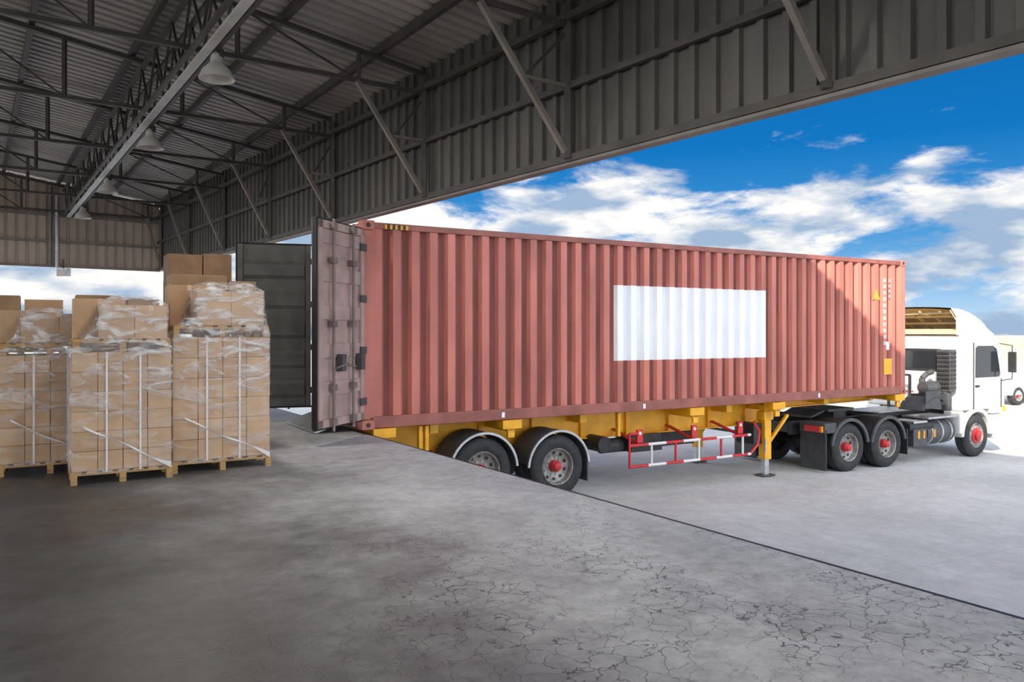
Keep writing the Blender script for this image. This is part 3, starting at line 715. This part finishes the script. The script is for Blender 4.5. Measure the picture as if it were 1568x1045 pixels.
# ------------------------------------------------------------------ world
w=bpy.data.worlds.new('sky'); S.world=w; w.use_nodes=True; nt=w.node_tree; N=nt.nodes; L=nt.links
bg=N['Background']; tc=N.new('ShaderNodeTexCoord'); sp=N.new('ShaderNodeSeparateXYZ'); L.new(tc.outputs['Generated'],sp.inputs[0])
gr=N.new('ShaderNodeValToRGB'); cr=gr.color_ramp
cr.elements[0].position=0; cr.elements[0].color=(.55,.72,.88,1); cr.elements[1].position=.45; cr.elements[1].color=(.002,.085,.32,1)
for p,c in ((.05,(.26,.50,.78)),(.12,(.05,.29,.64)),(.22,(.006,.17,.50))):
    el=cr.elements.new(p); el.color=(*c,1)
L.new(sp.outputs['Z'],gr.inputs[0])
mp=N.new('ShaderNodeMapping'); mp.inputs['Scale'].default_value=(1,1,3.0); mp.inputs['Location'].default_value=(.9,.4,.15); L.new(tc.outputs['Generated'],mp.inputs[0])
n=N.new('ShaderNodeTexNoise'); n.inputs['Scale'].default_value=6.5; n.inputs['Detail'].default_value=12; n.inputs['Roughness'].default_value=.60; n.inputs['Distortion'].default_value=.2
L.new(mp.outputs[0],n.inputs['Vector'])
cv=N.new('ShaderNodeValToRGB'); c2=cv.color_ramp; c2.elements[0].position=0; c2.elements[0].color=(.22,.22,.22,1); c2.elements[1].position=.25; c2.elements[1].color=(0,0,0,1)
for p,c in ((.05,.20),(.09,.25),(.14,.27),(.17,.20),(.205,.05)):
    el=c2.elements.new(p); el.color=(c,c,c,1)
L.new(sp.outputs['Z'],cv.inputs[0])
mb1=N.new('ShaderNodeMapRange'); mb1.inputs['From Min'].default_value=.25; mb1.inputs['From Max'].default_value=-.25; mb1.inputs['To Max'].default_value=.35; L.new(sp.outputs['Y'],mb1.inputs['Value'])
mb2=N.new('ShaderNodeMapRange'); mb2.inputs['From Min'].default_value=-.05; mb2.inputs['From Max'].default_value=-.4; mb2.inputs['To Max'].default_value=.3; L.new(sp.outputs['X'],mb2.inputs['Value'])
a1=N.new('ShaderNodeMath'); a1.operation='ADD'; L.new(cv.outputs[0],a1.inputs[0]); L.new(mb1.outputs[0],a1.inputs[1])
a2=N.new('ShaderNodeMath'); a2.operation='ADD'; L.new(a1.outputs[0],a2.inputs[0]); L.new(mb2.outputs[0],a2.inputs[1])
a3=N.new('ShaderNodeMath'); a3.operation='ADD'; L.new(a2.outputs[0],a3.inputs[0]); L.new(n.outputs['Fac'],a3.inputs[1])
cm=N.new('ShaderNodeMapRange'); cm.inputs['From Min'].default_value=.61; cm.inputs['From Max'].default_value=.76; cm.interpolation_type='SMOOTHSTEP'; L.new(a3.outputs[0],cm.inputs['Value'])
n3=N.new('ShaderNodeTexNoise'); n3.inputs['Scale'].default_value=9; n3.inputs['Detail'].default_value=8; L.new(mp.outputs[0],n3.inputs['Vector'])
cc=N.new('ShaderNodeValToRGB'); cc.color_ramp.elements[0].position=.40; cc.color_ramp.elements[0].color=(.33,.45,.62,1); cc.color_ramp.elements[1].position=.56; cc.color_ramp.elements[1].color=(.95,.93,.90,1); L.new(n3.outputs['Fac'],cc.inputs[0])
mx=N.new('ShaderNodeMix'); mx.data_type='RGBA'; L.new(cm.outputs[0],mx.inputs['Factor']); L.new(gr.outputs[0],mx.inputs['A']); L.new(cc.outputs[0],mx.inputs['B'])
br=N.new('ShaderNodeMapRange'); br.inputs['From Min'].default_value=.1; br.inputs['From Max'].default_value=-.5; br.inputs['To Min'].default_value=1; br.inputs['To Max'].default_value=3.4; L.new(sp.outputs['Y'],br.inputs['Value'])  # unseen sky behind the camera brightened as added fill
br2=N.new('ShaderNodeMapRange'); br2.inputs['From Min'].default_value=-.55; br2.inputs['From Max'].default_value=-.8; br2.inputs['To Min'].default_value=0; br2.inputs['To Max'].default_value=4.5; L.new(sp.outputs['X'],br2.inputs['Value'])  # sky left of the view brightened too, added fill for the interior
bs=N.new('ShaderNodeMath'); bs.operation='ADD'; L.new(br.outputs[0],bs.inputs[0]); L.new(br2.outputs[0],bs.inputs[1])
L.new(mx.outputs['Result'],bg.inputs['Color']); L.new(bs.outputs[0],bg.inputs['Strength'])
# sun
sd=(Uw*1+Vw*.55+Vector((0,0,-.65))).normalized()
sl=bpy.data.lights.new('sun','SUN'); sl.energy=6.5; sl.angle=math.radians(.5); sl.color=(1,.90,.74)
so=bpy.data.objects.new('sun',sl); S.collection.objects.link(so); so.rotation_euler=sd.to_track_quat('-Z','Y').to_euler()
# camera
cd=bpy.data.cameras.new('camera'); cd.sensor_width=36; cd.lens=1200/1568*36; cd.shift_y=-14.5/1568
co=bpy.data.objects.new('camera',cd); S.collection.objects.link(co); co.location=(0,0,EYE); co.rotation_euler=(math.pi/2,0,0); S.camera=co
cd.clip_end=2000
S.view_settings.view_transform='Standard'; S.view_settings.look='None'; S.view_settings.exposure=.15
